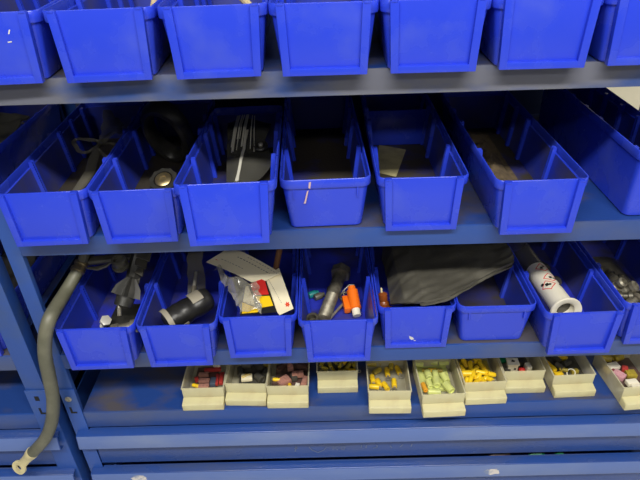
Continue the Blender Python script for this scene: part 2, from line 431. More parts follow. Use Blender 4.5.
# clear plastic bracket with two loops + film (second bin)
def loop_pts(c, ru, rv, z, n=24, ph=0, lean=.0):
    P = []
    for i in range(n):
        a = 2*PI*i/n
        w = 1+.18*math.cos(3*a+ph)
        P.append(at(c[0]+ru*w*math.cos(a), c[1]+rv*w*math.sin(a), z+lean*math.sin(a)))
    return P
o = thing('plastic_bracket', 'smoky clear plastic bracket with two loops lying in the left bin of the middle row', 'bracket', at(96, 155, FB+.045))
I = Matrix.Translation(-o.location)
MB().tube(loop_pts((86, 145), 12.5, 6.5, FB+.05, ph=1, lean=-.004), .0048, 8, M=I, closed=True, flat=.6).build('loop', SMOKE, o)
MB().tube(loop_pts((107, 149), 8, 6.5, FB+.05, ph=2), .0045, 8, M=I, closed=True, flat=.6).build('loop', SMOKE, o)
MB().tube([at(97, 150, FB+.05), at(93, 160, FB+.04), at(90, 172, FB+.026), at(82, 184, FB+.012), at(74, 194, FB+.006)], [.009, .0115, .012, .011, .008], 10, M=I, flat=.5).build('tongue', SMOKE, o)
o = film('clear_film', quad(at(97, 146, FB+.055), at(122, 134, FB+.075), at(124, 124, FB+.064), at(106, 111, FB+.070)), BAGD, amp=.016, seed=4)
tag(o, 'crumpled clear film sheet standing behind the plastic bracket', 'plastic film')

# black rubber ring + scalloped cap (third bin)
o = thing('rubber_ring', 'big black rubber ring leaning in the bin left of the tipped-up bin', 'ring', (-.335, .275, FB))
M = Matrix.Translation((0, 0, .084)) @ Matrix.Rotation(rad(-62), 4, 'X') @ Matrix.Rotation(rad(12), 4, 'Y')
prof = []
for i in range(40):
    a = 2*PI*i/40; prof.append((.0415*math.cos(a), .076*math.sin(a), 0))
MB().tube(prof, .0125, 12, M=M, closed=True, flat=1.7).build('band', BLACKP, o)
p = at(163.5, 180, FB+.046)
o = thing('scalloped_cap', 'brass cap with a black scalloped edge in the bin left of the tipped-up bin', 'cap', p, (rad(28), 0, rad(-8)))
n = 60
ringp = lambda r, z: [((r+(.0022*max(0, math.cos(10*2*PI*i/n)) if r > .02 else 0))*math.cos(2*PI*i/n), (r+(.0022*max(0, math.cos(10*2*PI*i/n)) if r > .02 else 0))*math.sin(2*PI*i/n), z) for i in range(n)]
MB().loft([ringp(.0265, -.018), ringp(.0275, -.004), ringp(.0265, .002), ringp(.019, .003), ringp(.018, -.004)]).build('rim', BLACKP, o)
MB().lathe([(.0165, -.004), (.0165, .003), (.013, .005), (.007, .0055), (.006, .004), (0, .004)], 24).build('disc', BRASS, o)

# zip bag + grommet in the tipped-up bin
def tip(x, y, z):        # a point in the tipped-up bin's own space
    t = math.asin(.0492/.5)
    return Matrix.Translation((-.1540, -.1175, 1.0132)) @ Matrix.Rotation(rad(2), 4, 'Z') @ Matrix.Rotation(-t, 4, 'X') @ Vector((x, y, z))
o = thing('zip_bag', 'dark zip bag with a pale zip strip lying in the tipped-up bin', 'bag', tip(0, .23, .006))
I = Matrix.Translation(-o.location)
a, b, c, d = tip(-.026, .145, .0055), tip(.018, .155, .0085), tip(.056, .42, .080), tip(-.040, .42, .085)
a, b = tip(-.028, .205, .012), tip(.012, .205, .012)
from mathutils import noise as NZ
mb = MB(); q = quad(a, b, c, d)
def bagf(u, v):
    p = Vector(q(u, v)); 
    if u > .5: p += (Vector(tip(.05, .24, .01))-Vector(tip(0, .24, .01)))*(u-.5)*1.2*math.sin(PI*min(1, v*1.5))*1.0
    n = NZ.noise(p*25); return p+Vector((0, 0, .010*math.sin(PI*u)+.007*n))
mb.grid(bagf, 22, 30); mb.v = [I @ v for v in mb.v]
mb.build('pouch', ZBAG, o, solid=.002, smooth=50)
zs = [Vector(bagf(.52, t/10))+Vector((0, 0, .0045)) for t in range(0, 9)]
MB().tube(zs, [.0044]+[.0030]*7+[.0026], 8, M=I, flat=.5).build('zip_strip', PALEF, o)
MB().box(-.0045, .0045, -.004, .007, -.002, .003, M=I @ Matrix.Translation(zs[0])).build('zip_slider', GREYP, o)
mb = MB()
for k in range(15):      # frayed pale film bundle at the top of the bag
    u = .12+.60*random.random(); p0 = Vector(bagf(u, .45+.2*random.random()))+Vector((0, 0, .006)); p1 = Vector(bagf(.5+(u-.5)*.7, .98))+Vector((0, 0, .012))
    mb.tube([p0, (p0+p1)/2+Vector((0, 0, .006)), p1], .0011, 5, M=I)
mb.build('frayed_film', PALEF, o)
p = Vector(bagf(.80, .55))+Vector((.004, 0, .006))
o = thing('rubber_grommet', 'black rubber grommet with a pale stud beside the zip strip', 'grommet', p, (rad(18), 0, 0))
MB().lathe([(.016, 0), (.0165, .004), (.014, .007), (.011, .006), (.010, .003), (.0, .003)], 28).build('ring', BLACKP, o)
MB().lathe([(.0046, .003), (.005, .008), (.003, .010), (0, .0105)], 16, M=Matrix.Translation((.001, -.001, 0))).build('stud', ZINC, o)

# paper slip, dirt
o = MB().add([at(379, 145, FB+.001), at(406, 150, FB+.001), at(396, 177, FB+.001), at(376, 172, FB+.001)], [(0, 1, 2, 3)]).build('paper_slip', PAPERD, solid=.0008, smooth=0)
tag(o, 'yellowed paper slip on the floor of the bin right of the empty plain-ended one', 'paper')
def dirtf(u, v):
    x = .324+.078*u+.012*(1-v)*0; y = .10+.33*v
    h = .030*(math.sin(PI*min(1, u*1.15+.0))**.8)*math.sin(PI*v)**.5*(1.15-u)
    p = Vector((x, y, FB+.0005+max(0, h)*(1+.6*NZ.noise(Vector((x*45, y*45, 0))))+.004*abs(NZ.noise(Vector((x*130, y*130, 3))))*math.sin(PI*v)*math.sin(PI*u)))
    return p
o = MB().grid(dirtf, 40, 60).build('dirt_heap', DIRT, smooth=60)
tag(o, 'loose brown dirt heaped along the bin floor in the middle row', 'dirt', kind='stuff')

# ------------------------------------------------------------------ lower row: cable and fittings
RIMC = ZC+BH
hp = [aty(82, 262, .105), aty(78, 270, .085), aty(72, 281, .065), aty(65.5, 292, .042), aty(57.5, 305, .004), aty(50, 318, -.031), aty(45.5, 335, -.046), aty(45, 355, -.050),
      aty(49, 376, -.048), aty(53, 398, -.045), aty(52, 420, -.043), aty(46, 437, -.042), aty(38, 447, -.042), aty(31, 454, -.042)]
def spline(P, k=5):
    P = [Vector(p) for p in P]; out = []
    for i in range(len(P)-1):
        p0, p1, p2, p3 = P[max(i-1, 0)], P[i], P[i+1], P[min(i+2, len(P)-1)]
        for j in range(k):
            t = j/k
            out.append(.5*((2*p1)+(p2-p0)*t+(2*p0-5*p1+4*p2-p3)*t*t+(3*p1-p0-3*p2+p3)*t**3))
    out.append(P[-1]); return out
o = thing('cable', 'thick olive grey cable hanging out of the bin over the left post', 'cable', hp[6])
I = Matrix.Translation(-o.location)
sp = spline(hp[1:], 6)
MB().tube(sp, [.0122+.0015*min(1, i/20) for i in range(len(sp))], 16, M=I).build('sheath', HOSE, o)
d = (Vector(hp[0])-Vector(hp[2])).normalized()
M = I @ frame(Vector(hp[1])-d*.006, d)
MB().lathe([(.0125, 0), (.015, .002), (.015, .010), (.0125, .012), (.0125, .016), (.0145, .018), (.0145, .024), (.011, .026), (.010, .042), (.0, .042)], 20, M=M).build('ferrule', BRASS, o)
d = (Vector(hp[-1])-Vector(hp[-3])).normalized()
side = d.cross(RZ).normalized(); nrm = side.cross(d).normalized()
M = I @ (lambda o_, z_, x_: frame(o_, z_, x_))(hp[-1]-d*.010, d, side)
lug = MB()
# crimp barrel flattening into a rounded tongue with a hole
def orng(w, t, z): return [(w*math.cos(2*PI*i/20), t*math.sin(2*PI*i/20), z) for i in range(20)]
lug.loft([orng(.0142, .0142, 0), orng(.0148, .0148, .003), orng(.0140, .0136, .012), orng(.0122, .010, .022), orng(.0108, .006, .038), orng(.0112, .0034, .056)], M=M)
L0 = .074; R0, r0 = .0180, .0075; n = 28
for tz in (-.0028, .0028): pass
oc = [(R0*math.cos(2*PI*i/n), L0+R0*math.sin(2*PI*i/n)*1.05) for i in range(n)]; ic = [(r0*math.cos(2*PI*i/n), L0+r0*math.sin(2*PI*i/n)) for i in range(n)]
rg = [[(x, -.0026, z) for x, z in oc], [(x, .0026, z) for x, z in oc], [(x, .0026, z) for x, z in ic], [(x, -.0026, z) for x, z in ic]]
lug.loft(rg, loop=True, M=M)
lug.build('lug', LUG, o, smooth=40)

# grey rail with a round fitting across the top of the bin
o = thing('metal_bracket', 'tarnished grey rail with a round boss across the cable bin', 'bracket', aty(105, 262, .10))
I = Matrix.Translation(-o.location)
r0_, r1_ = aty(79, 262, .107), aty(138, 256, .13)
MB().tube([r0_, Vector(r0_)*.6+Vector(r1_)*.4, r1_], [.013, .012, .012], 10, M=I, flat=.7).build('rail', DGREY, o, smooth=30)
MB().tube([aty(82, 263, .100), aty(84, 256, .10), aty(86, 249, .10)], [.011, .010, .012], 10, M=I).build('elbow', GREYP, o)
MB().tube([aty(87, 268, .092), aty(98, 268.5, .092), aty(106, 266, .095), aty(112, 262, .1)], [.003, .0075, .006, .003], 8, M=I, flat=.5).build('lever', GREYP, o)
c = aty(121, 267, .095)
MB().lathe([(.016, 0), (.0175, .002), (.0175, .006), (.014, .0075), (.015, .010), (.015, .024), (.010, .025), (.009, .016), (0, .016)], 26, M=I @ frame(c, (.05, -.25, 1))).build('boss', GREYP, o)
# finned black connector
def fins(pu, pv, y, k, seed, name, label):
    c = Vector(aty(pu, pv, y)); o = thing(name, label, 'connector', c)
    return o
o = thing('finned_connector', 'black finned connector block on the right of the cable bin', 'connector', aty(134, 270, .09))
I = Matrix.Translation(-o.location)
mb = MB()
mb.tube([aty(140, 252, .12), aty(136, 268, .10), aty(131, 284, .085)], [.016, .017, .013], 8, M=I)
mb.build('core', BLACKP, o, smooth=30)
for k in range(4):
    a = Vector(aty(136-1.5*k, 257+7.5*k, .085)); b = a+Vector((.030-.004*k, -.012, -.004)); 
    mb = MB(); n_ = Vector((0, -.3, 1)).normalized()*.0018
    w = Vector((0, .03, .008))
    mb.add([a-n_, b-n_, b+w-n_, a+w*1.2-n_, a+n_, b+n_, b+w+n_, a+w*1.2+n_], [(0, 1, 2, 3), (7, 6, 5, 4), (0, 4, 5, 1), (1, 5, 6, 2), (2, 6, 7, 3), (3, 7, 4, 0)], M=I)
    mb.build('fin', DGREY, o, bevel=.0006)
o = thing('ribbed_shroud', 'dark ribbed shroud with splayed ribs above the studs in the cable bin', 'shroud', aty(128, 285, .06))
I = Matrix.Translation(-o.location)
top_ = Vector(aty(132, 277, .075)); mb = MB()
base_ = Vector(aty(126, 296, .05))
M_ = I @ frame(base_, top_-base_, (1, 0, 0))
H_ = (top_-base_).length
def star(a, b, z, n=9):
    return [((a if k % 2 == 0 else b)*math.cos(PI*k/n), (a if k % 2 == 0 else b)*math.sin(PI*k/n), z) for k in range(2*n)]
MB().loft([star(.031, .019, 0), star(.026, .015, H_*.45), star(.010, .007, H_*.95), star(.006, .005, H_)], M=M_).build('pleats', BLACKP, o, smooth=20)
MB().lathe([(.017, -.022), (.019, -.02), (.019, .002)], 16, M=M_).build('collar', BLACKP, o)
def bolt(name, label, p, q, r, head, m, group=None, cat='bolt', hexh=True, thread=True):
    p, q = Vector(p), Vector(q); o = thing(name, label, cat, p, group=group)
    M = Matrix.Translation(-p) @ frame(p, q-p); L = (q-p).length
    hp_ = [(head*math.cos(PI/3*i), head*math.sin(PI/3*i)) for i in range(6)]
    if hexh:
        MB().prism(hp_, 0, r*1.3, 'z', M=M).build('hex_head', m, o, bevel=.0006)
    else: MB().lathe([(head, 0), (head, r*.7), (head*.8, r*1.1)], 18, M=M).build('head', m, o)
    pr = [(r, r*1.2)]
    z = r*1.3; 
    while z < L*.55 and not thread is True: break
    pr += [(r, L*.55)]
    k = L*.55; st = max(.0012, L*.02)
    while k < L-st:
        pr += [(r*.90, k+st*.5), (r, k+st)]; k += st
    pr += [(r*.8, L)]
    MB().lathe(pr, 18, M=M).build('shank', m, o)
    return o
bolt('stud', 'short shiny stud hanging below the ribbed shroud', aty(121, 297, .055), aty(122, 306, .035), .005, .0075, BOLT)
bolt('stud', 'longer tapered steel stud right of the short one in the cable bin', aty(119, 298, .05), aty(119.5, 316, .025), .0045, .0065, ZINC)
bolt('hex_bolt', 'bright hex bolt at the front of the cable bin', at(106, 320, ZC+.075), at(103, 326, ZC+.050), .007, .012, WHITEM)
o = thing('pipe_fitting', 'dull metal pipe fitting just behind the front wall of the cable bin', 'fitting', at(125, 328, ZC+.075))
MB().lathe([(.010, -.028), (.013, -.026), (.013, -.012), (.010, -.010), (.010, .012), (.014, .014), (.014, .026), (.009, .027), (.008, .01), (0, .01)], 18, M=frame((0, 0, 0), (1, .15, .12))).build('sleeve', BOLT, o)
o = thing('dark_block', 'black plastic block lying on the floor of the cable bin', 'block', at(124, 315, FC+.045))
MB().box(-.028, .028, -.045, .04, -.044, .0).build('housing', BLACKP, o, bevel=.005)

# ------------------------------------------------------------------ wrapped roll bin
o = thing('wrapped_roll', 'black plastic wrapped roll with two beige tape patches, lying across the bin', 'roll', at(188, 312, ZC+.055))
I = Matrix.Translation(-o.location)
p0, p1 = Vector(at(165.5, 323.5, ZC+.072)), Vector(at(210, 297, ZC+.084))
K = 26; pts = [p0.lerp(p1, i/K) for i in range(K+1)]
rd = [(.0256+.0014*NZ.noise(Vector((i*.23, 1, 2)))) * (1 if 2 <= i <= K-2 else .9 if 1 <= i <= K-1 else .7) for i in range(K+1)]
mb = MB(); mb.tube(pts, rd, 22, M=I)
for i, v in enumerate(mb.v):
    mb.v[i] = v+Vector((0, 0, 1))*.0022*NZ.noise(v*55)
mb.build('wrapping', mat('black_bin_liner', (.012, .0115, .011), .36, col2=(.024, .023, .021), scale=30, bump=.4, bscale=45), o, smooth=70)
def patch(t0, t1, a0, a1, nm):
    ax = (p1-p0).normalized(); x = Vector((0, 0, 1)).cross(ax).normalized(); y = ax.cross(x)
    def fn(u, v):
        t = t0+(t1-t0)*u; a = rad(a0+(a1-a0)*v); i = t*K
        return I @ (p0.lerp(p1, t)+(x*math.cos(a)+y*math.sin(a))*.0288)
    MB().grid(fn, 6, 8).build('tape_patch', mat('beige_tape', (.30, .27, .21), .5, col2=(.3, .27, .2), scale=60), o, solid=.0006)
patch(.12, .36, -175, -95, 'a'); patch(.58, .82, 60, 128, 'b')
patch(.0, .10, 40, 190, 'c')
o = film('clear_bag', quad(at(187, 318, ZC+.02), at(206, 300, ZC+.03), at(202, 250, ZC+.10), at(188, 250, ZC+.10)), BAGD, amp=.014, seed=9)
tag(o, 'limp clear bag standing behind the black wrapped roll', 'bag')
o = thing('steel_pin', 'short bright steel pin in the clear bag behind the wrapped roll', 'pin', at(193.5, 292, ZC+.075))
MB().tube([(0, 0, 0), (.001, .045, .022)], [.0042, .0042], 10).build('shaft', ZINC, o)
MB().tube([(0, -.002, -.001), (.0005, .012, .006)], [.006, .006], 10).build('collar', BOLT, o)

# ------------------------------------------------------------------ leaflet bin
def sheet(name, pts, m, label, cat, th=.0008, marks=(), bend=0.):
    """flat sheet through four points (u along a-b, v along a-d) with marks printed on it"""
    a = Vector(pts[0]); o = thing(name, label, cat, a)
    q = quad(*[Vector(p)-a for p in pts])
    nrm = (Vector(pts[1])-a).cross(Vector(pts[3])-a).normalized()
    if nrm.z < 0: nrm = -nrm
    def f(u, v, h=0): return Vector(q(u, v))+nrm*(h+bend*math.sin(PI*u))
    MB().grid(lambda u, v: f(u, v), 10, 6).build('page', m, o, solid=th, smooth=60)
    for (mm, nm, poly) in marks:
        b = MB(); b.add([f(u, v, th+.0006) for u, v in poly], [tuple(range(len(poly)))]); b.build(nm, mm, o, smooth=0)
    return o, f
def textline(u0, u1, v, h, n, seed=1, slant=0.):
    r = random.Random(seed); out = []; u = u0
    while u < u1:
        w = (u1-u0)/n*r.uniform(.5, 1.2)
        out.append((u, min(u+w, u1), v)); u += w+(u1-u0)/n*.6
    return [[(a, v+slant*(a-u0)), (b, v+slant*(b-u0)), (b, v+h+slant*(b-u0)), (a, v+h+slant*(a-u0))] for a, b, v in out]
zt = ZC+.118
A, B_, C_, D_ = at(206, 262, zt+.002), at(257, 285, zt-.006), at(281, 273, zt+.002), at(231, 246.5, zt+.012)
mk = []
for pl in textline(.30, .92, .68, .035, 16, 1): mk.append((INK, 'print', pl))
for pl in textline(.42, .98, .86, .02, 14, 3): mk.append((INK, 'print', pl))
for pl in textline(.14, .60, .33, .02, 12, 2): mk.append((INK, 'print', pl))
for pl in textline(.08, .13, .22, .03, 2, 2): mk.append((RED, 'print', pl))
sheet('leaflet', (A, B_, C_, D_), PAPER, 'big cream leaflet with faint grey print lying across the top of the bin', 'leaflet', marks=mk, bend=.004)
# narrow white leaflet on the right with a small red emblem
A, B_, C_, D_ = at(254, 283, zt-.010), at(279.5, 315, ZC+.096), at(293.5, 308.5, ZC+.098), at(279, 268, zt-.001)
E1 = [(.87+.07*math.cos(t)*(1 if k % 2 == 0 else .5), .74+.16*math.sin(t)*(1 if k % 2 == 0 else .5)) for k, t in enumerate([2*PI*i/12 for i in range(12)])]
mk = [(RED, 'emblem', E1), (YEL, 'emblem', [(.855, .70), (.885, .68), (.88, .78), (.86, .80)])]
for pl in textline(.12, .80, .47, .02, 22, 4): mk.append((INK, 'print', pl))
sheet('leaflet', (A, B_, C_, D_), PAPER, 'narrow white leaflet with a small red star emblem at the right of the bin', 'leaflet', marks=mk, th=.001)
# red / yellow / black card
A, B_, C_, D_ = at(246, 284.5, zt-.004), at(240, 315, ZC+.100), at(277, 312, ZC+.100), at(265, 277, zt-.003)
mk = [(RED, 'red_block', [(.05, .22), (.46, .40), (.52, .92), (.12, .93), (.04, .80)]), (YEL, 'yellow_block', [(.50, .42), (.86, .62), (.84, .95), (.56, .93)]), (YEL, 'yellow_block', [(.62, .0), (.98, .05), (.98, .48), (.90, .55)]),
      (PAPER, 'pale_panel', [(.10, .0), (.60, .02), (.80, .42), (.40, .30), (.10, .12)])]
sheet('safety_card', (A, B_, C_, D_), BLACKI, 'black card with red and yellow blocks between the leaflets and the clear bag', 'card', marks=mk, th=.0015)
o = film('clear_bag', quad(at(241, 312, ZC+.108), at(263, 312, ZC+.108), at(259, 284, zt+.008), at(214, 268, zt+.004)), BAG, amp=.017, seed=13, nu=44, nv=44, freq=42)
tag(o, 'crinkled clear plastic bag hanging in front of the red and yellow card', 'bag')
stick('brown_rod', 'brown rod standing behind the leaflets', at(273, 283, ZC+.05), at(280, 247, ZC+.14), .007, BROWNS, 'rod')

# ------------------------------------------------------------------ big bolt bin
pb, pt_ = at(323, 320, FC+.016), at(342, 270, FC+.034)
bolt('hex_bolt', 'big dull hex bolt lying lengthways beside the orange clip', pt_, pb, .0150, .0245, BOLT)
stick('steel_rod', 'thin pale steel rod leaning from the big bolt to the orange clip', at(325, 324, FC+.012), at(350, 296, FC+.012), .0032, ZINC, 'rod')
o = thing('orange_clip', 'bright orange plastic clip with a white collar at the front of the bolt bin', 'clip', at(354, 309, FC+.014), (rad(12), 0, rad(8)))
MB().lathe([(.011, -.0), (.0128, .002), (.0128, .046), (.011, .048), (.009, .049), (.009, .056), (.004, .058)], 20, M=frame((.003, -.004, .004), (0, 1, .25))).build('barrel', ORANGE, o)
MB().box(-.022, -.008, -.004, .034, -.008, .010).build('side_tab', ORANGE, o, bevel=.002)
MB().lathe([(.0085, 0), (.0095, .001), (.0095, .016), (.0085, .017)], 20, M=frame((.003, -.020, 0), (0, 1, .25))).build('collar', WHITEP, o)
MB().tube([(-.015, .034, .002), (-.017, .05, .006), (.0, .062, .012), (.012, .058, .014)], .0016, 8).build('wire', ZINC, o)
o = thing('bushing', 'dark round bushing in the front left corner of the bolt bin', 'bushing', at(313, 321, FC+.014))
MB().lathe([(.013, -.014), (.016, -.012), (.016, .010), (.013, .014), (.009, .014), (.0085, 0), (0, 0)], 24, M=frame((0, 0, 0), (-.1, -.35, .9))).build('sleeve', DBOLT, o)
o = thing('split_washer', 'dark steel ring lying right of the big bolt', 'washer', at(345, 297, FC+.003), (rad(20), 0, 0))
MB().tube([(.0115*math.cos(a), .0115*math.sin(a), .002) for a in [2*PI*i/28 for i in range(28)]], .0028, 8, closed=True).build('ring', BOLT, o)
o = thing('dark_bolt', 'dark bolt lying just left of the big bolt', 'bolt', at(328, 300, FC+.012))
MB().lathe([(.014, 0), (.014, .009), (.008, .010), (.008, .06), (.006, .062)], 16, M=frame((0, -.02, 0), (.1, 1, .04))).build('shank', DBOLT, o)
for (u, v, lb) in ((313, 294, 'teal plastic plug at the left wall of the bolt bin'), (319, 296, 'teal and grey plug end next to the teal plug in the bolt bin')):
    o = thing('plug', lb, 'plug', at(u, v, FC+.009), (0, 0, rad(20)))
    MB().lathe([(.007, -.012), (.008, -.01), (.008, .006), (.005, .008), (.005, .014)], 14, M=frame((0, 0, 0), (1, .2, 0))).build('barrel', TEAL if u < 315 else GREYP, o)

# ------------------------------------------------------------------ black cloth over two bins
def lerp_path(P, t):
    t = max(0, min(.99999, t))*(len(P)-1); i = int(t); return Vector(P[i]).lerp(Vector(P[i+1]), t-i)
FR = [at(390, 305, ZC+.066), at(405, 304, ZC+.098), at(424, 302.5, ZC+.116), at(449, 297, ZC+.1215), at(480, 279, ZC+.1215), at(512, 263, ZC+.1215), at(514, 258, ZC+.1215)]
MD = [at(389, 285, ZC+.07), at(400, 282, ZC+.10), at(420, 278, ZC+.118), at(452, 270, ZC+.121), at(480, 263, ZC+.123), at(505, 254, ZC+.122), at(511, 252, ZC+.120)]
BK = [(.135, .25, ZC+.05), (.15, .33, ZC+.10), (.18, .36, ZC+.12), (.26, .37, ZC+.135), (.34, .37, ZC+.138), (.40, .36, ZC+.13), (.415, .34, ZC+.125)]
def clothf(u, v):
    a, b, c = lerp_path(FR, u), lerp_path(MD, u), lerp_path(BK, u)
    p = a*(1-v)**2+2*b*v*(1-v)+c*v*v
    w = .0035*NZ.noise(Vector((p.x*22, p.y*22, 1)))+.0022*NZ.noise(Vector((p.x*60, p.y*40, 5)))+.0042*(abs(NZ.noise(Vector(((p.y-p.x*.45)*38, (p.x+p.y*.45)*7, 2))))*2-.6)
    # a soft fold line running along the front edge
    w += .0035*math.exp(-((v-.16)/.05)**2)*u
    return p+Vector((0, -.15*w, w+.003))
mb = MB(); mb.grid(clothf, 60, 36)
o = mb.build('black_cloth', CLOTH, solid=.005, smooth=70)
tag(o, 'folded black tarpaulin cloth draped over two bins of the lower row', 'cloth')
# a second ply peeping out under the front edge
mb = MB(); mb.grid(lambda u, v: clothf(.30+.68*u, v*.25)+Vector((.0, -.003-.002*u, -.0062)), 40, 6)
mb.build('under_fold', CLOTH, o, solid=.003, smooth=70)
p = at(383.5, 303, ZC+.05)
o = thing('amber_fitting', 'amber brown plastic fitting left of the black cloth', 'fitting', p)
MB().lathe([(.010, -.044), (.011, -.02), (.013, -.016), (.013, .0), (.009, .006), (.0105, .012), (.010, .022), (.004, .026)], 20, M=frame((0, 0, 0), (-.1, .25, 1))).build('barrel', AMBER, o)
MB().tube([(-.004, .006, .022), (-.005, .01, .034)], [.0028, .002], 8).build('pin', LUG, o)
MB().lathe([(.009, -.02), (.011, -.016), (.011, .0), (.007, .006)], 16, M=frame((.012, -.008, -.012), (.6, -.3, .4))).build('branch', AMBER, o)

# ------------------------------------------------------------------ white cartridge tube
pf, pk = Vector(at(566, 311.5, ZC+.078)), Vector(at(536, 271, ZC+.068))
ax = (pf-pk).normalized()
pk2 = pk-ax*.10
o = thing('cartridge_tube', 'white cartridge tube with red hazard diamonds leaning along the bin wall', 'tube', pf)
I = Matrix.Translation(-pf)
Rt = .0235
xs = ax.cross(Vector((0, 0, 1))).normalized(); ys = xs.cross(ax).normalized()
M = I @ frame(pk-ax*.0, ax, xs); Lt = (pf-pk).length
MB().lathe([(Rt*.98, .0), (Rt, .002), (Rt, Lt-.012), (Rt*1.02, Lt-.008)], 36, M=M, c1=False).build('barrel', WHITEP, o)
MB().lathe([(Rt*.99, -.13), (Rt*.99, .001)], 36, M=M, c0=False, c1=False).build('clear_sleeve', SMOKE, o)
# flared collar with a hollow mouth
MB().lathe([(Rt*1.0, Lt-.012), (Rt*1.04, Lt-.009), (Rt*1.36, Lt-.004), (Rt*1.40, Lt-.001), (Rt*1.36, Lt+.002), (Rt*.98, Lt+.001), (Rt*.80, Lt-.002), (Rt*.76, Lt-.02), (0, Lt-.02)], 36, M=M, c0=False).build('collar', WHITEP, o)
MB().lathe([(Rt*.75, Lt-.0195), (0, Lt-.0194)], 30, M=M).build('mouth', DGREY, o)
def ontube(s, a, h):      # s along from the back, a around (0 = up)
    return I @ (pk+ax*s+(ys*math.cos(a)-xs*math.sin(a))*(Rt+h))
def diamond(s, a, hw, nm):
    rr = [[], []]
    C4 = [(0, 1), (1, 0), (0, -1), (-1, 0)]
    m_ = MB(); 
    for k in range(4):
        (x0, y0), (x1, y1) = C4[k], C4[(k+1) % 4]
        seg = 5
        for i in range(seg):
            t0, t1 = i/seg, (i+1)/seg
            q = []
            for (t, sc) in ((t0, 1), (t1, 1), (t1, .84), (t0, .84)):
                x = (x0+(x1-x0)*t)*sc; y = (y0+(y1-y0)*t)*sc
                q.append(ontube(s+y*hw, a+x*hw/Rt, .0004))
            m_.add(q, [(0, 1, 2, 3)])
    d_ = m_.build('hazard_diamond', RED, o, smooth=0)
    r = random.Random(nm); m_ = MB()
    for k in range(3):
        cx, cy, rr_ = r.uniform(-.3, .3), r.uniform(-.25, .25), r.uniform(.14, .26)
        m_.add([ontube(s+(cy+rr_*math.sin(t)*r.uniform(.6, 1.1))*hw, a+(cx+rr_*math.cos(t))*hw/Rt, .0004) for t in [2*PI*i/9 for i in range(9)]], [tuple(range(9))])
    m_.build('symbol', BLACKI, d_, smooth=0)
diamond(Lt*.14, .10, .0165, 1); diamond(Lt*.40, .15, .0165, 2); diamond(Lt*.56, -.50, .0165, 3)
r = random.Random(5)
for k in range(7):
    s, a, w = Lt*r.uniform(.40, .62), r.uniform(.55, 1.1), r.uniform(.003, .0055)
    m_ = MB(); m_.add([ontube(s+w*math.sin(t)*r.uniform(.5, 1.2), a+w*math.cos(t)/Rt, .0006) for t in [2*PI*i/8 for i in range(8)]], [tuple(range(8))]); m_.build('ink_mark', BLACKI, o, smooth=0)
for (s, a, w) in ((Lt*.30, 1.0, .003), (Lt*.5, -.95, .004)):
    m_ = MB(); m_.add([ontube(s+w*math.sin(t), a+w*math.cos(t)/Rt, .0006) for t in [2*PI*i/8 for i in range(8)]], [tuple(range(8))]); m_.build('ink_mark', BLACKI, o, smooth=0)
# eye bolt behind
p, q_ = Vector(at(553, 283, FC+.03)), Vector(at(541, 262, FC+.03))
o = thing('flanged_bolt', 'dark flanged bolt lying beside the white cartridge tube', 'bolt', p)
MB().lathe([(.006, -.006), (.009, -.005), (.019, -.003), (.0195, .002), (.012, .005), (.009, .006), (.009, .05), (.0125, .052), (.0125, .062), (.007, .064), (.007, .078), (.005, .08)], 24, M=frame((0, 0, 0), q_-p)).build('shank', DBOLT, o)
# metal fittings in the right-hand bin
for k, (u, v, zz, r_, dr, lb) in enumerate(((618, 285, .060, .011, (.3, -.4, .8), 'bright domed fitting on top of the heap at the right end of the lower row'), (629, 289, .056, .013, (.5, -.3, .7), 'round dull fitting right of the domed one in the end bin'),
        (624, 296, .048, .011, (1, -.3, .2), 'greenish elbow fitting in front of the heap in the end bin'), (633, 301, .044, .012, (.8, .5, .3), 'metal fitting nearest the front wall of the end bin'), (612, 277, .045, .012, (-.2, 1, .2), 'dark fitting furthest back in the end bin'), (622, 283, .03, .013, (.2, .9, .1), 'dark sleeve under the heap in the end bin'), (636, 297, .03, .013, (.9, .1, .1), 'sleeve against the right of the heap in the end bin'))):
    o = thing('pipe_fitting', lb, 'fitting', at(u, v, ZC+zz), group='metal fittings in the end bin')
    MB().lathe([(r_*.7, -.02), (r_*.95, -.018), (r_*.95, -.004), (r_*.7, -.002), (r_*.7, .006), (r_, .008), (r_, .016), (r_*.6, .019), (r_*.5, .01), (0, .01)], 16, M=frame((0, 0, 0), dr)).build('sleeve', BOLT if k in (0, 1, 3) else DBOLT, o)
o = thing('dark_lump', 'dark grimy casting under the fittings of the end bin', 'casting', (.672, .16, FC))
mb = MB(); mb.loft([rrect(.04*s, -.10*s, .12*s, .02*s, z) for s, z in ((.9, 0), (1, .012), (.9, .024), (.5, .032))]); mb.build('casting', DBOLT, o, smooth=50)
o = film('grey_bag', quad((-.80, .10, FC+.04), (-.70, .10, FC+.04), (-.70, .30, FC+.09), (-.80, .30, FC+.08)), GREYP, amp=.018, seed=21, solid=.004)
tag(o, 'grey brown crumpled bag in the hidden bin behind the left posts, lower row', 'bag')

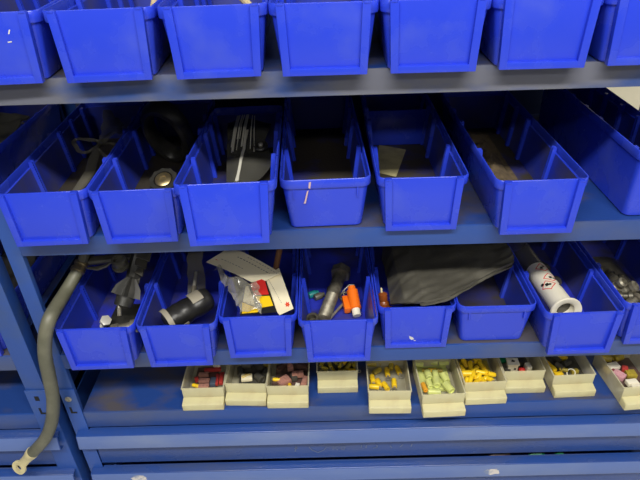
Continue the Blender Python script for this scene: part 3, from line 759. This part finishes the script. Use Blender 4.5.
# ------------------------------------------------------------------ clear trays
TW, TH, TL = .0955, .050, .145
def tray_meshes():
    b = MB(); w, wb = TW/2, TW/2-.0015; t = .0018; y0 = .021
    b.box(-wb, wb, y0, TL, 0, .002)
    for s in (-1, 1):
        b.prism([(s*wb, 0), (s*w, TH), (s*(w-t), TH), (s*(wb-t), 0)], y0, TL, 'y')
        b.box(s*(w+.0004)-.001, s*(w+.0004)+.001, y0, TL, TH-.003, TH)
    b.box(-w+t, w-t, TL-t, TL, 0, TH+.004)
    body = b.mesh('tray_body', FROSTW, bevel=.0005, smooth=40)
    f = MB(); f.box(-w+.001, w-.001, y0-.0004, y0+t, .0, TH)
    fr = f.mesh('tray_front', FROSTF, bevel=.0005, smooth=40)
    g = MB(); g.prism([(0, .001), (0, .0175), (.0015, .0195), (y0-.0006, .0225), (y0-.0006, .0205), (.0022, .0165), (.0022, .001)], -wb, wb, 'x')
    for s in (-1, 1): g.prism([(.001, .001), (.001, .0180), (y0-.0006, .0215), (y0-.0006, .001)], s*wb-.0009, s*wb+.0009, 'x')
    hd = g.mesh('tray_handle', FROST, bevel=.0005, smooth=40)
    return body, fr, hd
TM = tray_meshes()
TR = [(-.290, -.002, 0, 'clear plastic tray at the left end of the bottom shelf, red and pink parts inside'),
      (-.1935, .008, -2.5, 'clear plastic tray holding dark grey parts and one yellow striped piece'),
      (-.0965, -.002, -.8, 'clear plastic tray holding dusty pink brown connectors'),
      (.019, .040, 0, 'clear plastic tray pushed back on its own, holding olive ring terminals'),
      (.134, -.0245, -1.2, 'clear plastic tray holding loose yellow crimp sleeves'),
      (.253, -.0375, 1.5, 'clear plastic tray holding pale green sleeves, furthest out over the edge'),
      (.3535, -.005, 1.6, 'clear plastic tray heaped with a bright yellow tangle of terminals'),
      (.4505, .025, .4, 'clear plastic tray holding white boxes and a red stopper'),
      (.5600, .0095, 1.5, 'clear plastic tray holding yellow pieces and a white ring'),
      (.7010, -.029, 4.5, 'clear plastic tray cut off at the right end, holding mixed white and pink parts')]
trays = []
for x, y, yaw, lb in TR:
    t = thing('clear_tray', lb, 'tray', (x, y, ZD+.0008), (0, 0, rad(yaw)), 'clear trays on the bottom shelf')
    obj('body', TM[0], t); obj('front_wall', TM[1], t); obj('handle_ledge', TM[2], t)
    trays.append(t)
FD = ZD+.0032

# small parts: shared meshes
def sleeve_mesh(m):
    return MB().lathe([(.0030, -.008), (.0042, -.0085), (.0046, -.007), (.0046, .004), (.0040, .008), (.0032, .0082), (.003, .004), (0, .004)], 14, M=frame((0, 0, .0046), (0, 1, 0))).mesh('terminal_sleeve', m)
SL = {k: sleeve_mesh(m) for k, m in (('y', YSL), ('o', YOL), ('g', GRN))}
def tongue_mesh():
    b = MB(); n = 16
    oc = [(.0046*math.cos(2*PI*i/n), -.0155+.0046*math.sin(2*PI*i/n)) for i in range(n)]; ic = [(.0024*math.cos(2*PI*i/n), -.0155+.0024*math.sin(2*PI*i/n)) for i in range(n)]
    b.loft([[(x, y, .004) for x, y in oc], [(x, y, .0052) for x, y in oc], [(x, y, .0052) for x, y in ic], [(x, y, .004) for x, y in ic]], loop=True)
    b.box(-.0022, .0022, -.0122, -.0075, .004, .0054)
    return b.mesh('terminal_tongue', ZINC)
TG = tongue_mesh()
def terminal(u, v, z, ang, kind, label, group, ring=True, scale=1., tilt=0):
    t = thing('crimp_terminal', label, 'terminal', at(u, v, FD+z), (rad(tilt), 0, rad(ang)), group)
    t.scale = (scale,)*3
    obj('sleeve', SL[kind], t)
    if ring: obj('ring_tongue', TG, t)
    return t
def tubep(u, v, z, ang, m, L, r, label, group, name='sleeve_tube', cat='sleeve', tilt=0):
    t = thing(name, label, cat, at(u, v, FD+z), (rad(tilt), 0, rad(ang)), group)
    MB().lathe([(r*.7, -L/2+.003), (r*.75, -L/2), (r, -L/2+.001), (r, L/2-.002), (r*.7, L/2), (r*.6, L/2-.003), (0, L/2-.003)], 14, M=frame((0, 0, r), (0, 1, 0))).build('barrel', m, t)
    return t
def block(u, v, z, ang, m, sx, sy, sz, label, group, name='connector_block', cat='connector', pins=0, m2=None, tilt=0):
    t = thing(name, label, cat, at(u, v, FD+z), (rad(tilt), 0, rad(ang)), group)
    MB().box(-sx/2, sx/2, -sy/2, sy/2, 0, sz).build('housing', m, t, bevel=min(sx, sy, sz)*.12)
    for k in range(pins):
        x = (k+.5)/pins*sx-sx/2
        MB().box(x-sx/pins*.28, x+sx/pins*.28, -sy*.3, sy*.3, sz-.0004, sz+.0016).build('ridge', m2 or m, t)
    return t
g = 'parts in the leftmost tray'
block(213, 371, .014, 4, REDP, .040, .008, .008, 'long red stick lying crossways at the back of the leftmost tray', g, 'red_stick', 'connector')
block(222, 380, .012, 2, REDP, .0095, .034, .010, 'red stick lying lengthways at the right of the leftmost tray', g, 'red_stick', 'connector', 3)
block(217.5, 381, .011, 4, REDP, .007, .032, .009, 'thinner red stick beside the right red one in the leftmost tray', g, 'red_stick', 'connector')
block(204, 376, .013, 3, PINK, .024, .010, .009, 'rear of three dusty pink blocks in the leftmost tray', g, pins=3)
block(204.5, 382, .012, -4, PINK, .026, .011, .009, 'middle of three dusty pink blocks in the leftmost tray', g, pins=3)
block(204, 388, .012, 2, PINK, .025, .011, .009, 'front one of three dusty pink blocks in the leftmost tray', g, pins=3)
block(213.5, 384, .010, 0, SLATE, .013, .022, .012, 'slate blue block among the pink ones in the leftmost tray', g)
terminal(196, 387, .012, 70, 'y', 'yellow terminal in the front left corner of the leftmost tray', g, False)
block(197, 381, .012, 20, REDP, .009, .010, .010, 'small red block at the left wall of the leftmost tray', g)
block(217, 367, .016, -25, WHITEP, .018, .008, .008, 'off-white block at the back of the leftmost tray', g)
block(207, 381, .0, 0, BRN, .052, .070, .0115, 'dark brown block at the bottom of the leftmost tray', g)
g = 'parts in the dark grey tray'
block(247, 379, .017, 6, PAPER, .026, .018, .009, 'cream piece with yellow stripes in the dark grey tray', g, 'striped_piece', 'connector', 0)
st = bpy.data.objects[-1] if False else None
t = [o_ for o_ in COL.objects if o_.get('label', '').startswith('cream piece with yellow')][0]
MB().prism([(-.012, -.004), (.008, .006), (.012, .006), (-.008, -.004)], .0088, .0094, 'z').build('yellow_stripe', YSL, t)
MB().prism([(-.012, .001), (.000, .008), (.005, .008), (-.012, -.001)], .0088, .0094, 'z').build('yellow_stripe', YSL, t)
tubep(260, 380, .014, 40, DGREY, .024, .010, 'round dark gland right of the striped piece', g, 'cable_gland', 'gland')
tubep(266, 376, .012, -20, DGREY, .022, .009, 'dark gland against the right wall of the dark grey tray', g, 'cable_gland', 'gland')
tubep(247, 368, .014, 80, DGREY, .026, .009, 'dark gland lying crossways behind the striped piece', g, 'cable_gland', 'gland')
tubep(259, 368, .014, 30, DGREY, .024, .009, 'dark gland at the back right of the dark grey tray', g, 'cable_gland', 'gland')
tubep(241, 374, .012, 10, DGREY, .026, .008, 'dark gland against the left wall of the dark grey tray', g, 'cable_gland', 'gland')
terminal(267, 366, .02, 60, 'o', 'olive terminal at the back of the dark grey tray', g, True)
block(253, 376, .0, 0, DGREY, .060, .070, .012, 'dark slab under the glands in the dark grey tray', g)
g = 'pink brown connectors in their tray'
block(298, 376, .020, 4, PINK, .028, .014, .012, 'bright dusty pink connector in the middle of its tray', g, pins=2)
block(284, 383, .016, 38, PINK, .030, .022, .012, 'large dusty pink connector at the front left of its tray', g, pins=2)
block(305, 384, .014, -15, PINK, .014, .030, .012, 'dusty pink connector against the right wall of its tray', g, pins=1)
block(275, 385, .012, 0, BRN, .014, .012, .012, 'dark brown connector at the left front of the pink tray', g)
terminal(276.5, 381, .022, 80, 'y', 'yellow terminal at the left wall of the pink tray', g, False)
block(282, 369, .020, -30, BRN, .012, .030, .012, 'dark brown connector at the back left of the pink tray', g, pins=1)
block(290, 367, .018, 10, PINK, .014, .030, .012, 'dim pink connector at the back of the pink tray', g, pins=1)
block(303, 368, .018, 70, BRN, .014, .028, .012, 'dark brown connector at the back right of the pink tray', g, pins=1)
block(294, 379, .016, 20, DGREY, .014, .018, .012, 'dark grey connector among the pink ones', g)
terminal(290, 388, .012, 10, 'y', 'yellow terminal behind the front wall of the pink tray', g, False)
block(297, 388, .014, -15, WHITEP, .010, .018, .008, 'white piece behind the front wall of the pink tray', g)
block(292, 378, .0, 0, BRN, .078, .070, .0125, 'brown slab under the pink connectors', g)
g = 'olive ring terminals in the set-back tray'
for k, (u, v, z, a, kd, ex) in enumerate(((330, 366, .014, 10, 'o', 'at the back left'), (340, 366, .018, 170, 'o', 'in the middle with its ring up'), (348, 368, .016, 150, 'o', 'right of the middle with its ring up'), (325, 370, .012, 60, 'o', 'at the left front'),
        (352, 372, .012, 80, 'y', 'bright yellow at the right front'), (342, 372, .010, 95, 'o', 'lying crossways at the front'), (333, 372, .010, 20, 'y', 'bright at the front left of the middle'), (335, 363, .012, 40, 'o', 'furthest back'), (322, 365, .012, -20, 'o', 'against the left wall'), (354, 366, .012, 15, 'o', 'against the right wall'), (345, 363, .012, -35, 'y', 'at the back right'))):
    terminal(u, v, z, a, kd, 'ring terminal %s in the set-back tray' % ex, g, True, 1.1)
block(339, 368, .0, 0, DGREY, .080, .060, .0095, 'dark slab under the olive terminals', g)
g = 'yellow crimp sleeves in their tray'
for (u, v, z, a, kd, ex, rg) in ((371.5, 366, 0, 85, 'o', 'lying crossways at the back left', 0), (377, 373, 0, -55, 'o', 'lying aslant at the left', 0), (372.5, 381, 0, 5, 'y', 'standing along the left wall', 1), (374, 388.5, .002, 80, 'y', 'in the front left corner', 0),
        (378.5, 385, 0, 8, 'y', 'second from the left in the front', 1), (385.5, 388, .002, 20, 'y', 'in the middle of the front', 0), (387, 374, 0, 3, 'y', 'in the very middle', 1), (394, 385, 0, -4, 'y', 'rightmost at the front', 1), (398, 372, 0, 14, 'y', 'at the right with its tongue forward', 1), (391, 368, 0, 170, 'o', 'behind the middle one with its ring up', 1), (379.5, 363.5, 0, 160, 'o', 'at the back left with its ring up', 1), (386, 363, 0, 200, 'o', 'at the back middle with its ring up', 1), (396, 364, 0, 100, 'o', 'at the back right', 1)):
    terminal(u, v, z, a, kd, 'yellow crimp sleeve %s of the loose sleeves tray' % ex, g, bool(rg), 1.4)
MB_ = MB().box(-.043, .043, .03, .138, 0, .0006)
MB_.build('grime_liner', DGREY, trays[4], smooth=0)
g = 'pale green sleeves in their tray'
for (u, v, z, a, L, r_, ex) in ((428, 377, .012, 4, .020, .0068, 'at the left of the middle'), (429, 386, .012, 8, .020, .0062, 'at the front left'), (436, 384, .012, -4, .026, .0075, 'in the middle'), (444.5, 380, .012, 14, .022, .0068, 'at the right of the middle'), (448, 390, .012, 24, .024, .0078, 'at the front right'),
        (418, 366, .012, 80, .022, .006, 'at the back left'), (431, 364, .012, 75, .028, .0065, 'at the back'), (443, 365, .012, 100, .022, .006, 'at the back right'), (435, 376, .012, 0, .016, .0062, 'behind the middle one'), (434, 394, .010, 85, .026, .006, 'against the front wall')):
    tubep(u, v, z-.001, a, GRN, L*1.15, r_*1.18, 'pale green sleeve %s of the green sleeves tray' % ex, g)
t = tubep(432, 371.5, .014, 86, YOL, .048, .0044, 'long olive and yellow rod across the green sleeves tray', g, 'yellow_rod', 'rod')
MB().lathe([(.0046, -.010), (.005, -.009), (.005, .009), (.0046, .010)], 14, M=frame((0, 0, .0044), (0, 1, 0))).build('bright_band', YSL, t)
tubep(424, 389, .012, 12, mat('orange_vinyl', (.75, .36, .03), .4), .024, .006, 'orange sleeve at the left wall of the green sleeves tray', g)
block(433, 380, .0, 0, GRN, .074, .074, .0105, 'pale green pad under the green sleeves', g, 'sleeve_pad', 'pad')
g = 'yellow terminals in the heaped tray'
r = random.Random(3)
spots = [(457, 366), (462, 371), (467, 376), (470, 367), (475, 371), (481, 367), (485, 373), (478, 378), (484, 381), (489, 381), (470, 382), (476, 384), (466, 383), (461, 377), (473, 376), (480, 374), (464, 364), (476, 363), (490, 376), (483, 383)]
for k, (u, v) in enumerate(spots):
    terminal(u, v, .013+.008*r.random(), r.uniform(0, 360), 'y', 'yellow terminal in the tangled heap of the bright yellow tray', g, r.random() < .6, 1.3 if k != 2 else 1.8, r.uniform(-25, 25))
block(475, 376, .0, 0, YOL, .072, .076, .0135, 'olive layer of old terminals under the yellow heap', g, 'terminal_layer', 'terminals')
g = 'parts in the white boxes tray'
block(511, 370, .010, -3, WHITEP, .024, .020, .026, 'white box with dark marks in the white boxes tray', g, 'white_box', 'box', 0)
t = [o_ for o_ in COL.objects if o_.get('label', '').startswith('white box with dark marks')][0]
MB().box(-.0142, .0142, -.0118, .0115, .0255, .0285).build('lid', WHITEP, t, bevel=.0008)
MB().prism([(-.004, .0), (.003, -.003), (.006, .002), (0, .005)], .0284, .0290, 'z').build('print', BLACKI, t)
MB().prism([(.002, .012), (.007, .010), (.007, .016), (.003, .017)], -.0104, -.0099, 'y').build('print', BLACKI, t)
tubep(521, 371, .014, 0, RED, .018, .0075, 'bright red stopper between two white boxes', g, 'red_stopper', 'stopper', 50)
block(527, 371, .010, 8, WHITEP, .012, .018, .020, 'small white box right of the red stopper', g, 'white_box', 'box')
block(502, 362, .010, 5, GREENP, .016, .02, .012, 'dark green block at the back left of the white boxes tray', g)
block(505, 371, .009, 20, GREYP, .012, .024, .014, 'grey piece against the left wall of the white boxes tray', g)
block(520, 364, .010, 0, BLACKP, .018, .02, .016, 'black block behind the red stopper', g)
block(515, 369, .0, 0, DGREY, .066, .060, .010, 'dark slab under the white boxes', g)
g = 'parts in the white ring tray'
block(549.5, 368, .012, 24, YSL, .010, .034, .010, 'long yellow piece along the left wall of the white ring tray', g, 'yellow_piece', 'connector', 2)
block(553, 371, .014, 20, YSL, .011, .012, .011, 'bright yellow cube end in the white ring tray', g, 'yellow_piece', 'connector')
block(562, 359, .012, 50, YSL, .012, .022, .010, 'yellow piece at the back of the white ring tray', g, 'yellow_piece', 'connector', 2)
block(558, 376, .010, -82, YSL, .010, .020, .010, 'yellow piece at the front of the white ring tray', g, 'yellow_piece', 'connector')
block(574, 373, .008, -80, YOL, .010, .018, .010, 'olive yellow piece seen through the white ring', g, 'yellow_piece', 'connector')
tubep(559, 368, .014, 30, BOLT, .022, .006, 'grey metal sleeve in the middle of the white ring tray', g)
tubep(566, 365, .014, -60, DGREY, .022, .007, 'dark sleeve behind the white ring', g)
tubep(556, 361, .012, 30, DBOLT, .022, .007, 'dark sleeve at the back left of the white ring tray', g)
tubep(563, 371, .013, 70, YOL, .020, .005, 'olive sleeve left of the white ring', g)
t = thing('white_ring', 'white plastic ring standing at the front of the yellow pieces tray', 'ring', at(571, 373, FD+.014), (rad(55), 0, rad(-5)), g)
MB().tube([(.0095*math.cos(a), .0095*math.sin(a), 0) for a in [2*PI*i/28 for i in range(28)]], .0015, 8, closed=True).build('band', WHITEP, t)
block(564, 368, .0, 2, DGREY, .070, .070, .0095, 'dark slab under the pieces of the white ring tray', g)
g = 'parts in the right end tray'
tubep(605, 361, .012, 78, YOL, .024, .0095, 'mustard cylinder at the back left of the right end tray', g, 'cable_sleeve', 'sleeve')
tubep(617, 360, .012, 110, YOL, .024, .009, 'olive cylinder at the back of the right end tray', g, 'cable_sleeve', 'sleeve')
block(612, 368, .014, 14, WHITEP, .030, .018, .010, 'cream box behind the pink piece in the right end tray', g, 'white_box', 'box')
block(618.5, 377, .012, 38, LPINK, .018, .026, .012, 'pale pink piece in the right end tray', g, 'pink_piece', 'connector', 2)
block(624, 371, .014, -20, REDP, .013, .015, .012, 'red piece right of the cream box in the right end tray', g, 'red_piece', 'connector')
block(612, 374, .012, 10, mat('maroon_plastic', (.22, .04, .05), .45), .014, .016, .011, 'maroon piece left of the pale pink one', g, 'maroon_piece', 'connector')
block(630, 376, .013, 0, YOL, .022, .020, .012, 'mustard block with a hole in the right end tray', g, 'mustard_block', 'connector', 1)
block(631, 384, .012, 8, WHITEP, .026, .014, .010, 'cream box at the front of the right end tray', g, 'white_box', 'box')
block(636, 388, .010, 8, WHITEP, .026, .012, .010, 'cream box in the front right of the right end tray', g, 'white_box', 'box')
block(606, 372, .012, 26, YSL, .008, .020, .012, 'yellow slip against the left wall of the right end tray', g, 'yellow_piece', 'connector')
block(622, 374, .0, 4, BRN, .070, .080, .0115, 'dark slab under the mixed parts of the right end tray', g)

# ------------------------------------------------------------------ bits seen in the open drawer gaps
def gapbit(u, v, m, L, lb):
    p = aty(u, v, .022)
    o = thing('cable_piece', lb, 'cable', p)
    MB().tube([(-L/2, 0, -.006), (-L/4, .003, 0), (L/4, 0, 0), (L/2, .004, -.006)], .006, 8).build('sheath', m, o)
gapbit(537, 454.5, GREENP, .035, 'green cable piece showing in the gap above the lower drawer')
gapbit(560, 453.5, GREENP, .014, 'smaller green cable piece right of the green one in the drawer gap')
gapbit(500, 455.5, BRN, .05, 'dark red brown cable piece left of the green one in the drawer gap')

# ------------------------------------------------------------------ specks and scuffs that belong to the bins and drawers
# (chalky marks on the third-row bin front, paint streak on the plain-ended bin)
def decal(pl, parent, m, name, y):
    o = MB().prism([(x, z) for x, z in pl], y, y-.0004, 'y').build(name, m, parent, smooth=0); return o
CH = mat('chalky_scuff', (.62, .6, .55), .8)
B3 = [o_ for o_ in COL.objects if 'white paint specks' in o_.get('label', '')][0]
decal([(-.014, .028), (-.006, .024), (-.003, .019), (-.009, .017), (-.013, .022)], B3, CH, 'paint_speck', .0020)
decal([(-.004, .014), (.000, .014), (.000, .016), (-.004, .0155)], B3, CH, 'paint_speck', .0020)
B4 = [o_ for o_ in COL.objects if 'turned around' in o_.get('label', '')][0]
decal([(-.029, BH-.004), (-.025, BH-.003), (-.027, BH-.016), (-.030, BH-.015)], B4, mat('dried_pink_streak', (.55, .38, .36), .8), 'paint_streak', -.0002)
decal([(-.033, BH-.022), (-.030, BH-.020), (-.036, BH-.046), (-.040, BH-.046), (-.038, BH-.042)], B4, bpy.data.materials['dried_pink_streak'], 'paint_streak', .0015)
B0 = [o_ for o_ in COL.objects if 'white scratch on' in o_.get('label', '')][0]
decal([(.028, .060), (.034, .0605), (.034, .062), (.028, .0615)], B0, CH, 'scratch', .0020)
decal([(.032, .072), (.034, .072), (.037, .078), (.035, .078)], B0, CH, 'scratch', .0020)

# worn patches and faint chalk strokes on the drawers
WORN = mat('worn_label_residue', (.62, .58, .55), .7, col2=(.2, .25, .4), scale=55, lo=.45, hi=.6)
STROKE = mat('faint_chalk_stroke', (.09, .125, .25), .7)
drs = [o_ for o_ in main.children if o_.name.split('.')[0] == 'drawer']
zt0 = ZD-LIPD-.006
def onbar(dr, zt, u, v, w, h, seed):
    p = aty(u, v, -.021); r = random.Random(seed); mb = MB()
    x, z = p.x-main.location.x, p.z
    f = lambda z_: -main.location.y - (.0197+(.0052)*((zt-.0045)-z_)/.0373) - .0005
    pts = [(x+w*math.cos(t)*r.uniform(.65, 1.05), max(zt-.040, min(zt-.008, z+h*math.sin(t)*r.uniform(.65, 1.05)))) for t in [2*PI*i/18 for i in range(18)]]
    mb.add([(a, f(b), b) for a, b in pts], [tuple(range(18))]); mb.build('worn_patch', WORN, dr, smooth=0)
onbar(drs[1], zt0-.1413, 492, 471, .022, .012, 4)
onbar(drs[1], zt0-.1413, 139, 477.5, .026, .010, 8)
def stroke(dr, pts, w=.0016):
    mb = MB(); P = [aty(u, v, -.0006) for u, v in pts]
    for a, b in zip(P[:-1], P[1:]):
        d = (b-a).normalized(); n = Vector((-d.z, 0, d.x))*w
        o_ = Vector((-main.location.x, -main.location.y, 0))
        mb.add([a-n+o_, b-n+o_, b+n+o_, a+n+o_], [(0, 1, 2, 3)])
    mb.build('chalk_stroke', STROKE, dr, smooth=0)
for pts in ([(295, 451.5), (296.5, 446.5)], [(294, 448.5), (298, 448)], [(309, 447), (312, 450), (318, 452.5), (324, 450), (327, 446.5)], [(333, 450), (333.5, 446)], [(337.5, 446), (334.5, 448), (338, 450)], [(341.5, 449.5), (342, 446), (345, 446.5), (344, 449.5), (341.5, 449.5)],
            [(361, 448), (361.5, 445)], [(366, 448), (366.5, 445)], [(373, 448), (377, 447.5), (377, 445)], [(390, 445.5), (392, 448)], [(400, 447), (403, 444.5)], [(411, 446.5), (412, 444)]):
    stroke(drs[0], pts)

# ------------------------------------------------------------------ light
W = bpy.data.worlds.new('World'); S.world = W; W.use_nodes = True
W.node_tree.nodes['Background'].inputs[0].default_value = (.80, .86, 1, 1)
W.node_tree.nodes['Background'].inputs[1].default_value = .03
def area(loc, tgt, sx, sy, e_, col=(1, .97, .9)):
    l = bpy.data.lights.new('overhead_area_light', 'AREA'); l.shape = 'RECTANGLE'; l.size = sx; l.size_y = sy; l.energy = e_; l.color = col
    o = bpy.data.objects.new('overhead_area_light', l); COL.objects.link(o); o.location = loc
    d = Vector(tgt)-Vector(loc); o.rotation_euler = d.to_track_quat('-Z', 'Y').to_euler()
    return o
area((.1, -1.55, 2.95), (.1, -.7, 0), 2.6, .2, 108)
area((.1, -3.0, 2.95), (.1, -3.0, 0), 3.2, .3, 50)
area((1.5, 1.15, 2.95), (1.5, 1.3, 0), .25, 1.2, 22)  # added light behind the unit, put in to brighten the cream wall

# ------------------------------------------------------------------ camera
cd = bpy.data.cameras.new('camera'); cam = bpy.data.objects.new('camera', cd); COL.objects.link(cam)
M = Matrix((RX, -RY, -RZ)).transposed().to_4x4(); M.translation = CAM
cam.matrix_world = M
cd.sensor_width = 36; cd.sensor_fit = 'HORIZONTAL'; cd.lens = F_PX/640*36; cd.clip_start = .02
S.camera = cam
vs = S.view_settings
vs.view_transform = 'Standard'; vs.look = 'None'; vs.gamma = 1; vs.use_curve_mapping = False; vs.exposure = 0.0
